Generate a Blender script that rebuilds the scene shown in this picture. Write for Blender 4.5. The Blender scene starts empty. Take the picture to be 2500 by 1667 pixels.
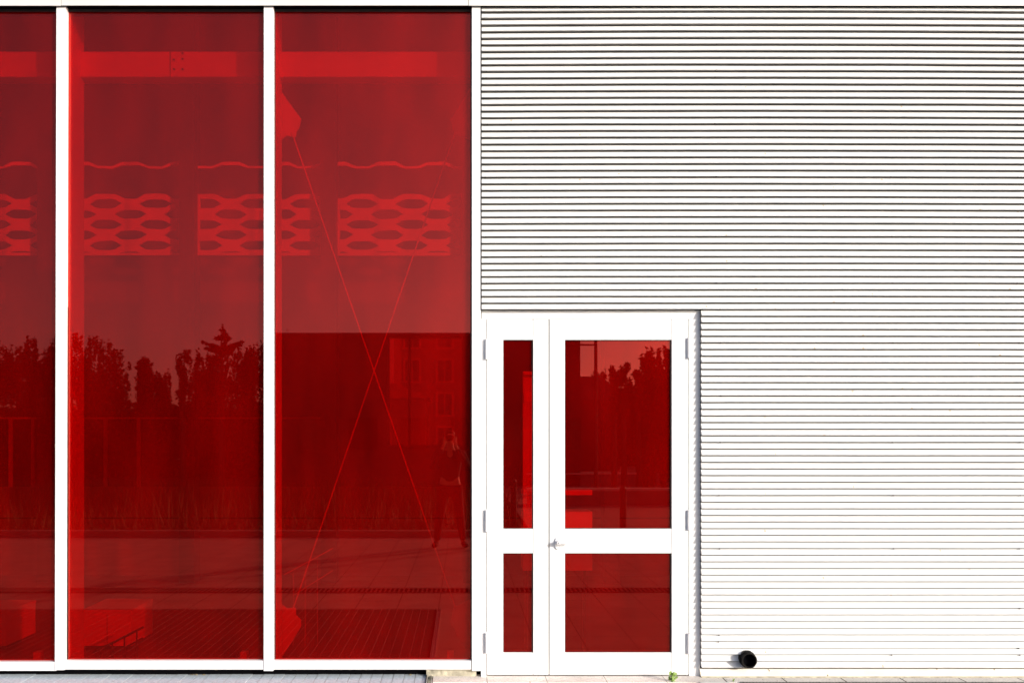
import bpy, bmesh, math, random
from mathutils import Vector, Matrix, noise
R = math.radians
random.seed(11)
sc = bpy.context.scene
col = sc.collection

# ------------------------------------------------------------------ camera, sky, sun, exposure
CAM_D, CAM_Z, SCALE, VX, HY = 6.0, 1.634, 355.0, 1131.0, 1070.0
cam = bpy.data.cameras.new('camera'); cam_o = bpy.data.objects.new('camera', cam); col.objects.link(cam_o)
cam_o.location = (0, -CAM_D, CAM_Z); cam_o.rotation_euler = (R(90), 0, 0)
cam.sensor_width = 36; cam.lens = SCALE * CAM_D / 2500 * 36
cam.shift_x = (1250 - VX) / 2500; cam.shift_y = (HY - 833.5) / 2500
cam.clip_end = 500; cam.clip_start = .05
sc.camera = cam_o

SUN = Vector((1.1, -1.0, .43)).normalized()
w = bpy.data.worlds.new('World'); sc.world = w; w.use_nodes = True
nt = w.node_tree
sky = nt.nodes.new('ShaderNodeTexSky'); sky.sky_type = 'NISHITA'; sky.sun_disc = False
sky.sun_elevation = math.asin(SUN.z); sky.sun_rotation = math.atan2(SUN.x, SUN.y)
sky.air_density = .6; sky.dust_density = 2.5; sky.ozone_density = 1.5; sky.altitude = 100
nt.links.new(sky.outputs[0], nt.nodes['Background'].inputs[0])
nt.nodes['Background'].inputs[1].default_value = .15
sl = bpy.data.lights.new('sun', 'SUN'); sl.energy = 2.9; sl.angle = R(.5); sl.color = (1, .95, .88)
so = bpy.data.objects.new('sun', sl); col.objects.link(so)
so.rotation_euler = SUN.to_track_quat('Z', 'Y').to_euler(); so.location = (8, -8, 6)
sc.view_settings.view_transform = 'Standard'; sc.view_settings.look = 'None'
sc.view_settings.exposure = .46; sc.view_settings.gamma = 1
sc.render.engine = 'CYCLES'
sc.cycles.max_bounces = 10; sc.cycles.transparent_max_bounces = 24; sc.cycles.diffuse_bounces = 4

def at(px, py, d=0.0):
    """point seen at photo pixel (px, py) on the plane d metres behind the glass"""
    k = (CAM_D + d) / CAM_D / SCALE
    return Vector(((px - VX) * k, d, CAM_Z + (HY - py) * k))
def X(px, d=0.0): return at(px, 0, d).x
def Z(py, d=0.0): return at(0, py, d).z

# ------------------------------------------------------------------ materials
def mat(name, color, rough=.6, var=.08, nscale=8, bump=0, bscale=60, metallic=0, spec=.5, stretch=(1, 1, 1)):
    m = bpy.data.materials.new(name); m.use_nodes = True
    n, l = m.node_tree.nodes, m.node_tree.links
    b = n['Principled BSDF']
    tc = n.new('ShaderNodeTexCoord'); mp = n.new('ShaderNodeMapping'); mp.inputs['Scale'].default_value = stretch
    l.new(tc.outputs['Object'], mp.inputs[0])
    nz = n.new('ShaderNodeTexNoise'); nz.inputs['Scale'].default_value = nscale; nz.inputs['Detail'].default_value = 6
    l.new(mp.outputs[0], nz.inputs['Vector'])
    rp = n.new('ShaderNodeValToRGB')
    rp.color_ramp.elements[0].position = .3; rp.color_ramp.elements[1].position = .7
    rp.color_ramp.elements[0].color = tuple(c * (1 - var) for c in color) + (1,)
    rp.color_ramp.elements[1].color = tuple(min(1, c * (1 + var)) for c in color) + (1,)
    l.new(nz.outputs[0], rp.inputs[0]); l.new(rp.outputs[0], b.inputs['Base Color'])
    b.inputs['Roughness'].default_value = rough; b.inputs['Metallic'].default_value = metallic
    b.inputs['Specular IOR Level'].default_value = spec
    if bump:
        bn = n.new('ShaderNodeTexNoise'); bn.inputs['Scale'].default_value = bscale; bn.inputs['Detail'].default_value = 5
        l.new(mp.outputs[0], bn.inputs['Vector'])
        bp = n.new('ShaderNodeBump'); bp.inputs['Strength'].default_value = bump; bp.inputs['Distance'].default_value = .01
        l.new(bn.outputs[0], bp.inputs['Height']); l.new(bp.outputs[0], b.inputs['Normal'])
    return m

def specks(m, scale, thr, dark=.25):
    n, l = m.node_tree.nodes, m.node_tree.links; b = n['Principled BSDF']
    src = b.inputs['Base Color'].links[0].from_socket
    tc = n.new('ShaderNodeTexCoord'); vo = n.new('ShaderNodeTexVoronoi'); vo.inputs['Scale'].default_value = scale; l.new(tc.outputs['Object'], vo.inputs['Vector'])
    cr = n.new('ShaderNodeSeparateColor'); l.new(vo.outputs['Color'], cr.inputs[0])
    a = n.new('ShaderNodeMath'); a.operation = 'LESS_THAN'; a.inputs[1].default_value = .12; l.new(vo.outputs['Distance'], a.inputs[0])
    c = n.new('ShaderNodeMath'); c.operation = 'GREATER_THAN'; c.inputs[1].default_value = thr; l.new(cr.outputs[0], c.inputs[0])
    d = n.new('ShaderNodeMath'); d.operation = 'MULTIPLY'; l.new(a.outputs[0], d.inputs[0]); l.new(c.outputs[0], d.inputs[1])
    mx = n.new('ShaderNodeMix'); mx.data_type = 'RGBA'; mx.blend_type = 'MULTIPLY'; l.new(d.outputs[0], mx.inputs[0])
    l.new(src, mx.inputs[6]); mx.inputs[7].default_value = (dark, dark * .8, dark * .6, 1); l.new(mx.outputs[2], b.inputs['Base Color'])

def glass(name, tint, haze_col, haze, f0=.04, gl_col=(1, .006, .004), refl=(1, .23, .17)):
    m = bpy.data.materials.new(name); m.use_nodes = True
    n, l = m.node_tree.nodes, m.node_tree.links
    n.clear()
    out = n.new('ShaderNodeOutputMaterial')
    tr = n.new('ShaderNodeBsdfTransparent'); tr.inputs[0].default_value = tint + (1,)
    gl = n.new('ShaderNodeBsdfGlossy'); gl.inputs['Roughness'].default_value = .0; gl.inputs[0].default_value = refl + (1,)
    lw = n.new('ShaderNodeLayerWeight'); lw.inputs[0].default_value = .5
    p = n.new('ShaderNodeMath'); p.operation = 'POWER'; p.inputs[1].default_value = 5; l.new(lw.outputs['Facing'], p.inputs[0])
    ma = n.new('ShaderNodeMath'); ma.operation = 'MULTIPLY_ADD'; ma.inputs[1].default_value = 1 - f0; ma.inputs[2].default_value = f0
    l.new(p.outputs[0], ma.inputs[0])
    # uneven dust and body colour of the laminated pane
    df = n.new('ShaderNodeBsdfDiffuse'); df.inputs[0].default_value = haze_col + (1,)
    rg = n.new('ShaderNodeBsdfGlossy'); rg.inputs['Roughness'].default_value = .5; rg.inputs[0].default_value = gl_col + (1,)
    hz = n.new('ShaderNodeMixShader'); hz.inputs[0].default_value = .82
    l.new(df.outputs[0], hz.inputs[1]); l.new(rg.outputs[0], hz.inputs[2])
    tc = n.new('ShaderNodeTexCoord'); mp = n.new('ShaderNodeMapping'); mp.inputs['Scale'].default_value = (2.6, 2.6, .7)
    nz = n.new('ShaderNodeTexNoise'); nz.inputs['Scale'].default_value = 1.3; nz.inputs['Detail'].default_value = 5
    l.new(tc.outputs['Object'], mp.inputs[0]); l.new(mp.outputs[0], nz.inputs['Vector'])
    mr = n.new('ShaderNodeMapRange'); mr.inputs['To Min'].default_value = haze * .55; mr.inputs['To Max'].default_value = haze * 1.4; mr.inputs['From Min'].default_value = .25; mr.inputs['From Max'].default_value = .75
    l.new(nz.outputs[0], mr.inputs[0])
    m1 = n.new('ShaderNodeMixShader'); l.new(mr.outputs[0], m1.inputs[0]); l.new(tr.outputs[0], m1.inputs[1]); l.new(hz.outputs[0], m1.inputs[2])
    m2 = n.new('ShaderNodeMixShader'); l.new(ma.outputs[0], m2.inputs[0]); l.new(m1.outputs[0], m2.inputs[1]); l.new(gl.outputs[0], m2.inputs[2])
    l.new(m2.outputs[0], out.inputs[0])
    return m

def paving(name, c1, c2, cj, size, joint, loc=(0, 0, 0), offset=0.0, row=None, rough=.8):
    m = bpy.data.materials.new(name); m.use_nodes = True
    n, l = m.node_tree.nodes, m.node_tree.links
    b = n['Principled BSDF']; b.inputs['Roughness'].default_value = rough
    tc = n.new('ShaderNodeTexCoord'); mp = n.new('ShaderNodeMapping'); mp.inputs['Location'].default_value = loc
    l.new(tc.outputs['Object'], mp.inputs[0])
    br = n.new('ShaderNodeTexBrick'); br.offset = offset; br.squash = 1
    br.inputs['Scale'].default_value = 1; br.inputs['Brick Width'].default_value = size; br.inputs['Row Height'].default_value = row or size
    br.inputs['Mortar Size'].default_value = joint; br.inputs['Mortar Smooth'].default_value = .1
    br.inputs['Color1'].default_value = c1 + (1,); br.inputs['Color2'].default_value = c2 + (1,); br.inputs['Mortar'].default_value = cj + (1,)
    l.new(mp.outputs[0], br.inputs['Vector'])
    nz = n.new('ShaderNodeTexNoise'); nz.inputs['Scale'].default_value = 3; nz.inputs['Detail'].default_value = 9
    l.new(tc.outputs['Object'], nz.inputs['Vector'])
    nf = n.new('ShaderNodeTexNoise'); nf.inputs['Scale'].default_value = 90; nf.inputs['Detail'].default_value = 3
    l.new(tc.outputs['Object'], nf.inputs['Vector'])
    mr = n.new('ShaderNodeMapRange'); mr.inputs['From Min'].default_value = .3; mr.inputs['From Max'].default_value = .7
    mr.inputs['To Min'].default_value = .8; mr.inputs['To Max'].default_value = 1.1
    l.new(nz.outputs[0], mr.inputs[0])
    mf = n.new('ShaderNodeMapRange'); mf.inputs['From Min'].default_value = .3; mf.inputs['From Max'].default_value = .5
    mf.inputs['To Min'].default_value = .72; mf.inputs['To Max'].default_value = 1.0
    l.new(nf.outputs[0], mf.inputs[0])
    mu = n.new('ShaderNodeMath'); mu.operation = 'MULTIPLY'; l.new(mr.outputs[0], mu.inputs[0]); l.new(mf.outputs[0], mu.inputs[1])
    mx = n.new('ShaderNodeMix'); mx.data_type = 'RGBA'; mx.blend_type = 'MULTIPLY'; mx.inputs[0].default_value = 1
    l.new(br.outputs[0], mx.inputs[6]); l.new(mu.outputs[0], mx.inputs[7])
    l.new(mx.outputs[2], b.inputs['Base Color'])
    bp = n.new('ShaderNodeBump'); bp.inputs['Strength'].default_value = .25; bp.inputs['Distance'].default_value = .004
    l.new(nf.outputs[0], bp.inputs['Height']); l.new(bp.outputs[0], b.inputs['Normal'])
    return m

M = {}
M['frame'] = mat('white_powder_coat', (.8, .8, .8), .35, .02, 3)
M['leaf'] = mat('white_door_paint', (.82, .82, .82), .3, .02, 3)
M['clad'] = mat('white_coated_steel', (.76, .76, .75), .38, .035, 2.5, stretch=(.4, 1, 5))
M['cladshade'] = mat('grey_rib_shade', (.36, .345, .33), .7, .1, 6)  # shade under and between the ribs, put into a darker colour
M['fascia'] = mat('off_white_fascia', (.72, .71, .67), .45, .07, 2, stretch=(.6, 1, 3))
M['plinth'] = mat('beige_plinth', (.78, .72, .61), .7, .14, 5, .2, 80, stretch=(1, 1, 3))
M['mortar'] = mat('yellow_mortar', (.42, .385, .29), .9, .4, 22, .6, 60)
M['gasket'] = mat('black_rubber', (.012, .011, .013), .55, .1)
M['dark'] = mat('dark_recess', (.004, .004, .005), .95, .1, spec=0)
M['red'] = glass('red_glass', (.86, .06, .05), (.98, .004, .003), .13, f0=.15)
M['doorred'] = glass('red_door_glass', (.86, .06, .05), (.98, .004, .003), .075, f0=.12)
M['clear'] = glass('clear_glass', (.97, .98, .97), (.8, .8, .8), .01, gl_col=(.5, .5, .5), refl=(1, 1, 1))
M['insteel'] = mat('painted_steel', (.68, .68, .66), .5, .06, 4)
M['beam'] = mat('beam_paint', (.74, .74, .72), .5, .06, 4)
M['screen'] = mat('screen_coat', (.55, .55, .53), .5, .12, 3)
M['dullsteel'] = mat('dull_rail', (.33, .33, .32), .6, .1, 4)
M['darksteel'] = mat('dark_steel', (.05, .045, .045), .5, .15, 6)
M['inwall'] = mat('dark_plaster', (.09, .085, .08), .9, .12, 2)
M['inlow'] = mat('grey_dado', (.2, .19, .18), .8, .1, 3)
M['infloor'] = mat('screed', (.14, .13, .12), .7, .2, 3)
M['concrete'] = mat('concrete', (.3, .29, .27), .85, .15, 3)
M['box'] = mat('white_laminate', (.85, .85, .83), .4, .03, 4)
M['pipe'] = mat('black_plastic', (.006, .005, .004), .6, .3, 20, spec=.15)
M['metal'] = mat('brushed_metal', (.62, .61, .6), .3, .08, 30, metallic=.85)
M['grate'] = mat('cast_iron', (.025, .025, .026), .6, .3, 30)
M['screw'] = mat('rusty_screw', (.05, .03, .02), .7, .4, 60)
M['brick'] = mat('dark_cladding', (.075, .07, .068), .8, .2, 1.5)
M['pane_dark'] = mat('dark_window', (.02, .022, .025), .12, .1)
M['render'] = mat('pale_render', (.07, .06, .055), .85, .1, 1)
M['whitetrim'] = mat('white_trim', (.75, .75, .73), .5, .05, 3)
M['render2'] = mat('dull_trim', (.15, .14, .13), .6, .1, 2)
M['roofing'] = mat('grey_roofing', (.12, .12, .13), .8, .2, 3)
M['bark'] = mat('bark', (.1, .075, .05), .9, .3, 12, .5, 30)
M['leaf1'] = mat('foliage_mid', (.05, .075, .022), .7, .45, 2.5)
M['leaf2'] = mat('foliage_dark', (.03, .05, .02), .7, .4, 2.5)
M['leaf3'] = mat('foliage_autumn', (.1, .075, .025), .7, .45, 2.5)
M['weedleaf'] = mat('weed_leaf', (.2, .32, .05), .55, .35, 60)
M['grass'] = mat('grass_ground', (.055, .065, .025), .95, .4, 1.2, .6, 30)
M['blade'] = mat('grass_blade', (.12, .12, .045), .8, .4, 8)
M['skin'] = mat('skin', (.45, .28, .2), .55, .06, 10)
M['cloth'] = mat('dark_cloth', (.03, .035, .05), .85, .2, 40)
M['trouser'] = mat('dark_trousers', (.025, .027, .032), .85, .2, 40)
M['hair'] = mat('dark_hair', (.02, .014, .01), .6, .3, 60)
M['deadleaf'] = mat('dry_leaf', (.4, .33, .2), .8, .3, 40)
M['plaza'] = paving('stone_slabs', (.46, .42, .385), (.41, .38, .345), (.1, .085, .07), .402, .0045, loc=(-(X(1760) - .402), 0, 0))
M['slab'] = paving('pale_threshold_stone', (.86, .78, .70), (.82, .75, .68), (.3, .25, .2), .402, .0022, loc=(-(X(1188) - .402), .2, 0), row=1.0)

specks(M['slab'], 22, .72); specks(M['plinth'], 20, .72); specks(M['clad'], 15, .93, .8)
# boards of the deck: thin joints with one pale and one dark edge, running away from the wall
def boards(name, base, edge, joint):
    m = bpy.data.materials.new(name); m.use_nodes = True
    n, l = m.node_tree.nodes, m.node_tree.links; b = n['Principled BSDF']; b.inputs['Roughness'].default_value = .75
    tc = n.new('ShaderNodeTexCoord')
    nz = n.new('ShaderNodeTexNoise'); nz.inputs['Scale'].default_value = 45; nz.inputs['Detail'].default_value = 8; nz.inputs['Roughness'].default_value = .7
    l.new(tc.outputs['Object'], nz.inputs['Vector'])
    rp = n.new('ShaderNodeValToRGB'); rp.color_ramp.elements[0].position = .35; rp.color_ramp.elements[1].position = .65
    rp.color_ramp.elements[0].color = tuple(c * .78 for c in base) + (1,); rp.color_ramp.elements[1].color = tuple(c * 1.15 for c in base) + (1,)
    l.new(nz.outputs[0], rp.inputs[0]); l.new(rp.outputs[0], b.inputs['Base Color'])
    return m
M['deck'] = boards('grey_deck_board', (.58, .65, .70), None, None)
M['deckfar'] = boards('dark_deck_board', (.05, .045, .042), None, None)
M['deckedge'] = mat('board_edge', (.55, .56, .56), .7, .1, 20)
M['slit'] = mat('grate_bar', (.2, .19, .18), .5, .2, 20, metallic=.5)

# ------------------------------------------------------------------ mesh helpers
class MB:
    def __init__(s): s.v = []; s.f = []
    def box(s, x0, x1, y0, y1, z0, z1):
        b = len(s.v)
        s.v += [(x0, y0, z0), (x1, y0, z0), (x1, y1, z0), (x0, y1, z0), (x0, y0, z1), (x1, y0, z1), (x1, y1, z1), (x0, y1, z1)]
        s.f += [tuple(b + i for i in q) for q in ((0, 3, 2, 1), (4, 5, 6, 7), (0, 1, 5, 4), (1, 2, 6, 5), (2, 3, 7, 6), (3, 0, 4, 7))]
        return s
    def hexa(s, pts):   # 8 corners: bottom ring then top ring
        b = len(s.v); s.v += [tuple(p) for p in pts]
        s.f += [tuple(b + i for i in q) for q in ((0, 3, 2, 1), (4, 5, 6, 7), (0, 1, 5, 4), (1, 2, 6, 5), (2, 3, 7, 6), (3, 0, 4, 7))]
        return s
    def prism(s, poly, y0, y1):   # polygon in x, z
        b = len(s.v); n = len(poly)
        s.v += [(x, y0, z) for x, z in poly] + [(x, y1, z) for x, z in poly]
        s.f.append(tuple(b + i for i in range(n))); s.f.append(tuple(b + n + i for i in reversed(range(n))))
        for i in range(n):
            j = (i + 1) % n; s.f.append((b + i, b + n + i, b + n + j, b + j))
        return s
    def tube(s, p, q, r0, r1=None, n=10, cap=True):
        p, q = Vector(p), Vector(q); r1 = r0 if r1 is None else r1
        d = (q - p).normalized(); u = d.orthogonal().normalized(); v = d.cross(u)
        b = len(s.v)
        for c, r in ((p, r0), (q, r1)):
            for i in range(n):
                a = 2 * math.pi * i / n; s.v.append(tuple(c + u * math.cos(a) * r + v * math.sin(a) * r))
        for i in range(n):
            j = (i + 1) % n; s.f.append((b + i, b + j, b + n + j, b + n + i))
        if cap:
            s.f.append(tuple(b + i for i in reversed(range(n)))); s.f.append(tuple(b + n + i for i in range(n)))
        return s
    def quad(s, a, b_, c, d):
        b = len(s.v); s.v += [tuple(a), tuple(b_), tuple(c), tuple(d)]; s.f.append((b, b + 1, b + 2, b + 3)); return s
    def build(s, name, m, parent=None, bevel=0, smooth=False):
        me = bpy.data.meshes.new(name); me.from_pydata(s.v, [], s.f)
        bm = bmesh.new(); bm.from_mesh(me); bmesh.ops.recalc_face_normals(bm, faces=bm.faces); bm.to_mesh(me); bm.free()
        me.materials.append(m)
        if smooth:
            for p in me.polygons: p.use_smooth = True
        o = bpy.data.objects.new(name, me); col.objects.link(o)
        if parent is not None: o.parent = parent
        if bevel:
            bv = o.modifiers.new('bevel', 'BEVEL'); bv.width = bevel; bv.segments = 2; bv.limit_method = 'ANGLE'
        return o

def tag(o, label=None, cat=None, group=None, kind=None):
    if label: o['label'] = label
    if cat: o['category'] = cat
    if group: o['group'] = group
    if kind: o['kind'] = kind
    return o
def empty(name, loc=(0, 0, 0)):
    o = bpy.data.objects.new(name, None); col.objects.link(o); o.location = loc; return o
def thing(name, label, cat, group=None): return tag(empty(name), label, cat, group)

# ================================================================== GROUND
MB().box(-120, 120, -160, 200, -.5, -.03).build('ground', M['grass'])['kind'] = 'structure'
DX0, DX1 = -9.5, X(1040, 0)            # deck
PL = MB()
PL.box(DX1 + .035, 40, -8.5, -.06, -.06, -.004)          # slabs right of deck
PL.box(-30, DX1 + .035, -8.5, -2.365, -.06, -.004)        # slabs beyond the deck
PL.box(1.2, 40, -46, -8.5, -.06, -.004)                 # plaza runs on to the right
pl = PL.build('pavement', M['plaza']); pl['kind'] = 'structure'
th = MB().box(DX1 + .052, X(1706), -.155, .2, -.03, .004).build('threshold_paving', M['slab']); th['kind'] = 'structure'
M['nearslab'] = paving('pale_wall_slabs', (.82, .77, .72), (.76, .72, .68), (.12, .1, .08), .402, .005, loc=(-(X(1760) - .402), .2, 0), row=1.0)
specks(M['nearslab'], 24, .6)
MB().box(X(1706) + .002, 9.4, -.149, -.02, -.03, .001).build('wall_foot_paving', M['nearslab'])['kind'] = 'structure'
# small white slab before the jamb
MB().box(X(1694), X(1762), -.5, -.157, -.03, .006).build('pale_paving', M['whitetrim'])['kind'] = 'structure'
# deck: every board has its own gap, modelled in one sheet
def deck(name, y0, y1, mt, z, gap):
    d = MB(); pitch = .0752; x = DX1; i = 0
    while x > DX0:
        dz = random.uniform(-.0012, .0012)
        x0, x1 = x - pitch + gap, x
        d.hexa([(x0, y0, z - .02), (x1, y0, z - .02), (x1, y1, z - .02), (x0, y1, z - .02),
                (x0 + .001, y0, z + dz), (x1 - .001, y0, z + dz), (x1 - .001, y1, z + dz), (x0 + .001, y1, z + dz)])
        # pale worn arris on the left side of each board
        d.box(x0 - .0028, x0, y0, y1, z - .02, z + dz - .0004)
        x -= pitch
    o = d.build(name, mt); o.data.materials.append(M['deckedge'])
    for i, p in enumerate(o.data.polygons):
        if (i // 6) % 2: p.material_index = 1
    o['kind'] = 'structure'; return o
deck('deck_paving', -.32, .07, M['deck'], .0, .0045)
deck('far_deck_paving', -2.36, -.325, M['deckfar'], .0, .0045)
MB().box(DX0, DX1 + .01, -2.36, .08, -.06, -.03).build('deck_base', M['dark'])['kind'] = 'structure'
tr = MB(); tr.box(DX1 + .008, DX1 + .014, -2.36, .03, -.03, .012); tr.box(DX1 + .040, DX1 + .046, -2.36, .03, -.03, .010)
tr.box(DX1 + .016, DX1 + .038, -2.36, .03, -.03, -.012)
tag(tr.build('edge_trim', M['metal']), 'thin metal edging strip between the grey deck boards and the pale stone', 'edging')

# drains
def drain(name, x0, x1, y0, y1, label, pitch=.03):
    t = thing(name, label, 'drain')
    MB().box(x0, x1, y0, y1, -.05, -.002).build('channel', M['dark'], t)
    g = MB(); x = x0
    while x < x1:
        g.box(x, x + pitch * .42, y0 + .008, y1 - .008, -.0015, .004); x += pitch
    g.box(x0, x1, y0, y0 + .008, -.0015, .005); g.box(x0, x1, y1 - .008, y1, -.0015, .005)
    g.build('grate', M['slit'], t)
drain('drain_channel', X(1790), 8, -.36, -.150, 'black slotted drain grate along the foot of the ribbed wall', .0222)
drain('drain_channel', -12, 9, -3.52, -3.26, 'long dark drain channel crossing the open stone plaza', .05)

# ================================================================== THE HALL
hall = thing('exhibition_hall', 'white ribbed steel hall with tall red glass panes and a white double door', 'building')
B = hall
FM = -.04            # mullion face
FT = 5.0
ztop = Z(14.5, -.06)
zb = Z(1643, .07)
# mullions, a fin of steel behind each
MUL = [(-880, -857, -880, -857), (-372, -349, -372, -349), (137.5, 161, 133.5, 157), (644, 667, 643.5, 667), (1152, 1173.5, 1152, 1174.5)]
for i, (a0, a1, b0, b1) in enumerate(MUL):
    zt = Z(-20, FM); zbm = Z(1635 if i < 3 else 1637, FM)
    m = MB(); m.hexa([(X(b0, FM), FM, zbm), (X(b1, FM), FM, zbm), (X(b1, FM), .01, zbm), (X(b0, FM), .01, zbm),
                      (X(a0, FM), FM, zt), (X(a1, FM), FM, zt), (X(a1, FM), .01, zt), (X(a0, FM), .01, zt)])
    m.build('mullion', M['frame'], B, bevel=.0015)
    f = MB(); f.box(X(a0, FM) + .004, X(a1, FM) - .002, .028, .25, Z(1630, .03), Z(-20, FM) + .2)
    f.build('fin', M['insteel'], B)
# windows
for i in range(len(MUL) - 1):
    L0, L1 = MUL[i], MUL[i + 1]
    xl = X(min(L0[1], L0[3]), FM); xr = X(max(L1[0], L1[2]), FM)
    by0, by1 = (1614.5, 1636.5) if i < 2 else (1611.5, 1633.5)
    zr0, zr1 = Z(by1, -.034), Z(by0, -.034)
    g = MB(); zg0, zg1 = zr1 - .03, Z(8, 0)
    # gasket ring; its deep top strip also stands in for shade on the glass
    e = .011
    g.box(xl - .01, xl + .006, -.004, .012, zg0, zg1); g.box(xr - .009, xr + .01, -.004, .012, zg0, zg1)
    g.box(xl, xr, -.006, .012, Z(30, 0), zg1)
    wn = g.build('window', M['gasket'], B)
    MB().box(xl - .02, xr + .02, 0.0, .01, zg0 - .02, zg1).build('glass_pane', M['red'], wn)
    r = MB(); r.box(xl + (.0), xr - .0035, -.034, .03, zr0, zr1)
    r.build('bottom_rail', M['frame'], wn, bevel=.0015)
    MB().box(xr - .0035, xr + .001, -.028, .03, zr0, zr1).build('joint', M['gasket'], wn)
# recess below the rails
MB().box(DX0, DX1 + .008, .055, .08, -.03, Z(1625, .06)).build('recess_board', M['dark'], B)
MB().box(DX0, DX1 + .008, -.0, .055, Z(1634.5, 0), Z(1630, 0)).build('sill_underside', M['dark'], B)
mo = MB(); mo.hexa([(X(1041), -.006, -.02), (X(1163), -.01, -.02), (X(1163), .05, -.02), (X(1041), .05, -.02),
                    (X(1041), -.002, Z(1632)), (X(1163), -.004, Z(1632)), (X(1163), .05, Z(1632)), (X(1041), .05, Z(1632))])
mo.build('mortar_bed', M['mortar'], B)
MB().box(X(1163.3), X(1173.5), .04, .06, -.01, Z(1636)).build('dark_slot', M['dark'], B)
MB().box(X(1173.6), X(1177), -.012, .02, Z(1652), Z(1628)).build('corner_trim', M['frame'], B)
# fascia
fz0, fz1 = Z(14.3, -.06), Z(-75, -.06)
for a, b, dz, sh in ((-1300, 148.6, -.0010, 0), (149.6, 1142.8, .0006, 0), (1144, 3700, -.0006, 0)):
    MB().box(X(a, -.06), X(b, -.06), -.06, -.0555, fz0 + dz, fz1).build('fascia_panel', M['fascia'], B, bevel=.001)
for a in (149.1, 1143.4):
    MB().box(X(a - .6, -.06), X(a + .6, -.06), -.0552, -.05, fz0 + .001, fz1 - .01).build('fascia_joint', M['dark'], B)
MB().box(-9.4, 9.4, -.0495, .10, fz0 + .003, fz1 - .001).build('soffit', M['dark'], B)  # near-black colour stands in for the shade under the fascia
MB().tube(at(1147.4, 0, -.062), at(1147.4, 0, -.056), .0035, n=8).build('fascia_rivet', M['screw'], B)
MB().box(X(1174), 9, -.03, .08, Z(17.5, 0), Z(6, 0)).build('head_recess', M['dark'], B)  # near-black as well, shade below the fascia put into its colour

# ---------------- cladding: a sawtooth sheet, 99 ribs
YL, YI = -.046, -.023        # lip and inner line of each rib
P0, PITCH = 25.2, 16.2
def rib_line(px, n):          # sag of the long sheets between their fixings
    k = max(0.0, 1 - n / 58.0)
    s = 2.7 * ((px - 1830) / 690.0) ** 2 * k
    s += .35 * noise.noise(Vector((px * .004, n * .37, 3.1))) + .12 * noise.noise(Vector((px * .03, n * .9, 1.7)))
    return P0 + PITCH * n + s
def rib_sheet(name, px0, px1, n0, n1, parent):
    v, f, mid = [], [], []
    N = 60
    xs = [px0 + (px1 - px0) * i / N for i in range(N + 1)]
    def zz(p): return Z(p, YL)
    for n in range(n0, n1):
        # rib n lies between line n (its upper inner edge) and line n+1 (its lip)
        b = len(v)
        for px in xs:
            x = X(px, YL)
            zu = zz(rib_line(px, n)); zl = zz(rib_line(px, n + 1))
            jit = .0006 * noise.noise(Vector((px * .01, n * 1.3, 9)))
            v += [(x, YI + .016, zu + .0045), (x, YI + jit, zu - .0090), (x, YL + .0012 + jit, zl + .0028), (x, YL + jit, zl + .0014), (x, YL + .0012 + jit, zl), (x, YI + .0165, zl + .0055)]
        for i in range(N):
            o = b + i * 6
            for k in range(5):
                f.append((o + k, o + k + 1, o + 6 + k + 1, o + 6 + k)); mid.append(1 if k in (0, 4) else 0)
        # cut ends, closed back to the wall
        for i in (0, N):
            o = b + i * 6
            bb = len(v); x = v[o][0]
            v += [(x, .02, v[o + 1][2]), (x, .02, v[o + 5][2])]
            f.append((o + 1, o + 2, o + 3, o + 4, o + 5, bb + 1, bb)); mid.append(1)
    me = bpy.data.meshes.new(name); me.from_pydata(v, [], f)
    bm = bmesh.new(); bm.from_mesh(me); bmesh.ops.recalc_face_normals(bm, faces=bm.faces); bm.to_mesh(me); bm.free()
    me.materials.append(M['clad']); me.materials.append(M['cladshade'])
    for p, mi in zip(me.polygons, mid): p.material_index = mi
    o = bpy.data.objects.new(name, me); col.objects.link(o); o.parent = parent
    return o
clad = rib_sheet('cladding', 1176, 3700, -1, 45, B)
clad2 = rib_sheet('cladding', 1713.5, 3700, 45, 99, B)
clad['label'] = 'ribbed white cladding above the door'; clad2['label'] = 'ribbed white cladding right of the door'
# backing wall behind the sheets
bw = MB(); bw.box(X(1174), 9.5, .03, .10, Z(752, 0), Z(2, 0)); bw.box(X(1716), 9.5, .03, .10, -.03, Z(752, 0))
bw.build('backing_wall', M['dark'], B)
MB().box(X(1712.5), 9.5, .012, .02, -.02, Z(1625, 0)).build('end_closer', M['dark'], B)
# closing lip under the sheet above the door, thin edge trim against the mullion
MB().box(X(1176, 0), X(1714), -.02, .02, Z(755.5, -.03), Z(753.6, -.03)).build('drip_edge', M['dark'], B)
et = MB(); et.box(X(1173.7, -.043), X(1175.6, -.043), -.0425, .02, Z(757, -.043), Z(18, -.043)); et.build('edge_seal', M['gasket'], B)
# screws
def screw(px, n):
    ln = rib_line(px, n) + 1.2
    p = at(px, ln, YI - .006)
    MB().tube((p.x - .001, p.y - .004, p.z), (p.x, p.y + .004, p.z + .001), .0048, n=8).build('screw', M['screw'], clad if n <= 45 else clad2)
for c, (px, rows) in enumerate([(1188, (7, 9, 10, 17, 25, 34, 41)), (1748, (1, 5, 9, 10, 17, 25, 34, 41)), (1757, (45, 50, 58, 65, 73, 81, 94, 95)),
                 (2176, (1, 5, 9, 17, 25, 34)), (2179, (41, 50, 58, 65, 73, 81, 97)), (2484, (2, 6, 10, 17, 25, 33, 41)), (2488, (50, 58, 65, 73, 81, 90, 96, 97))]):
    for n in rows: screw(px + random.uniform(-3, 3), n)
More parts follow.
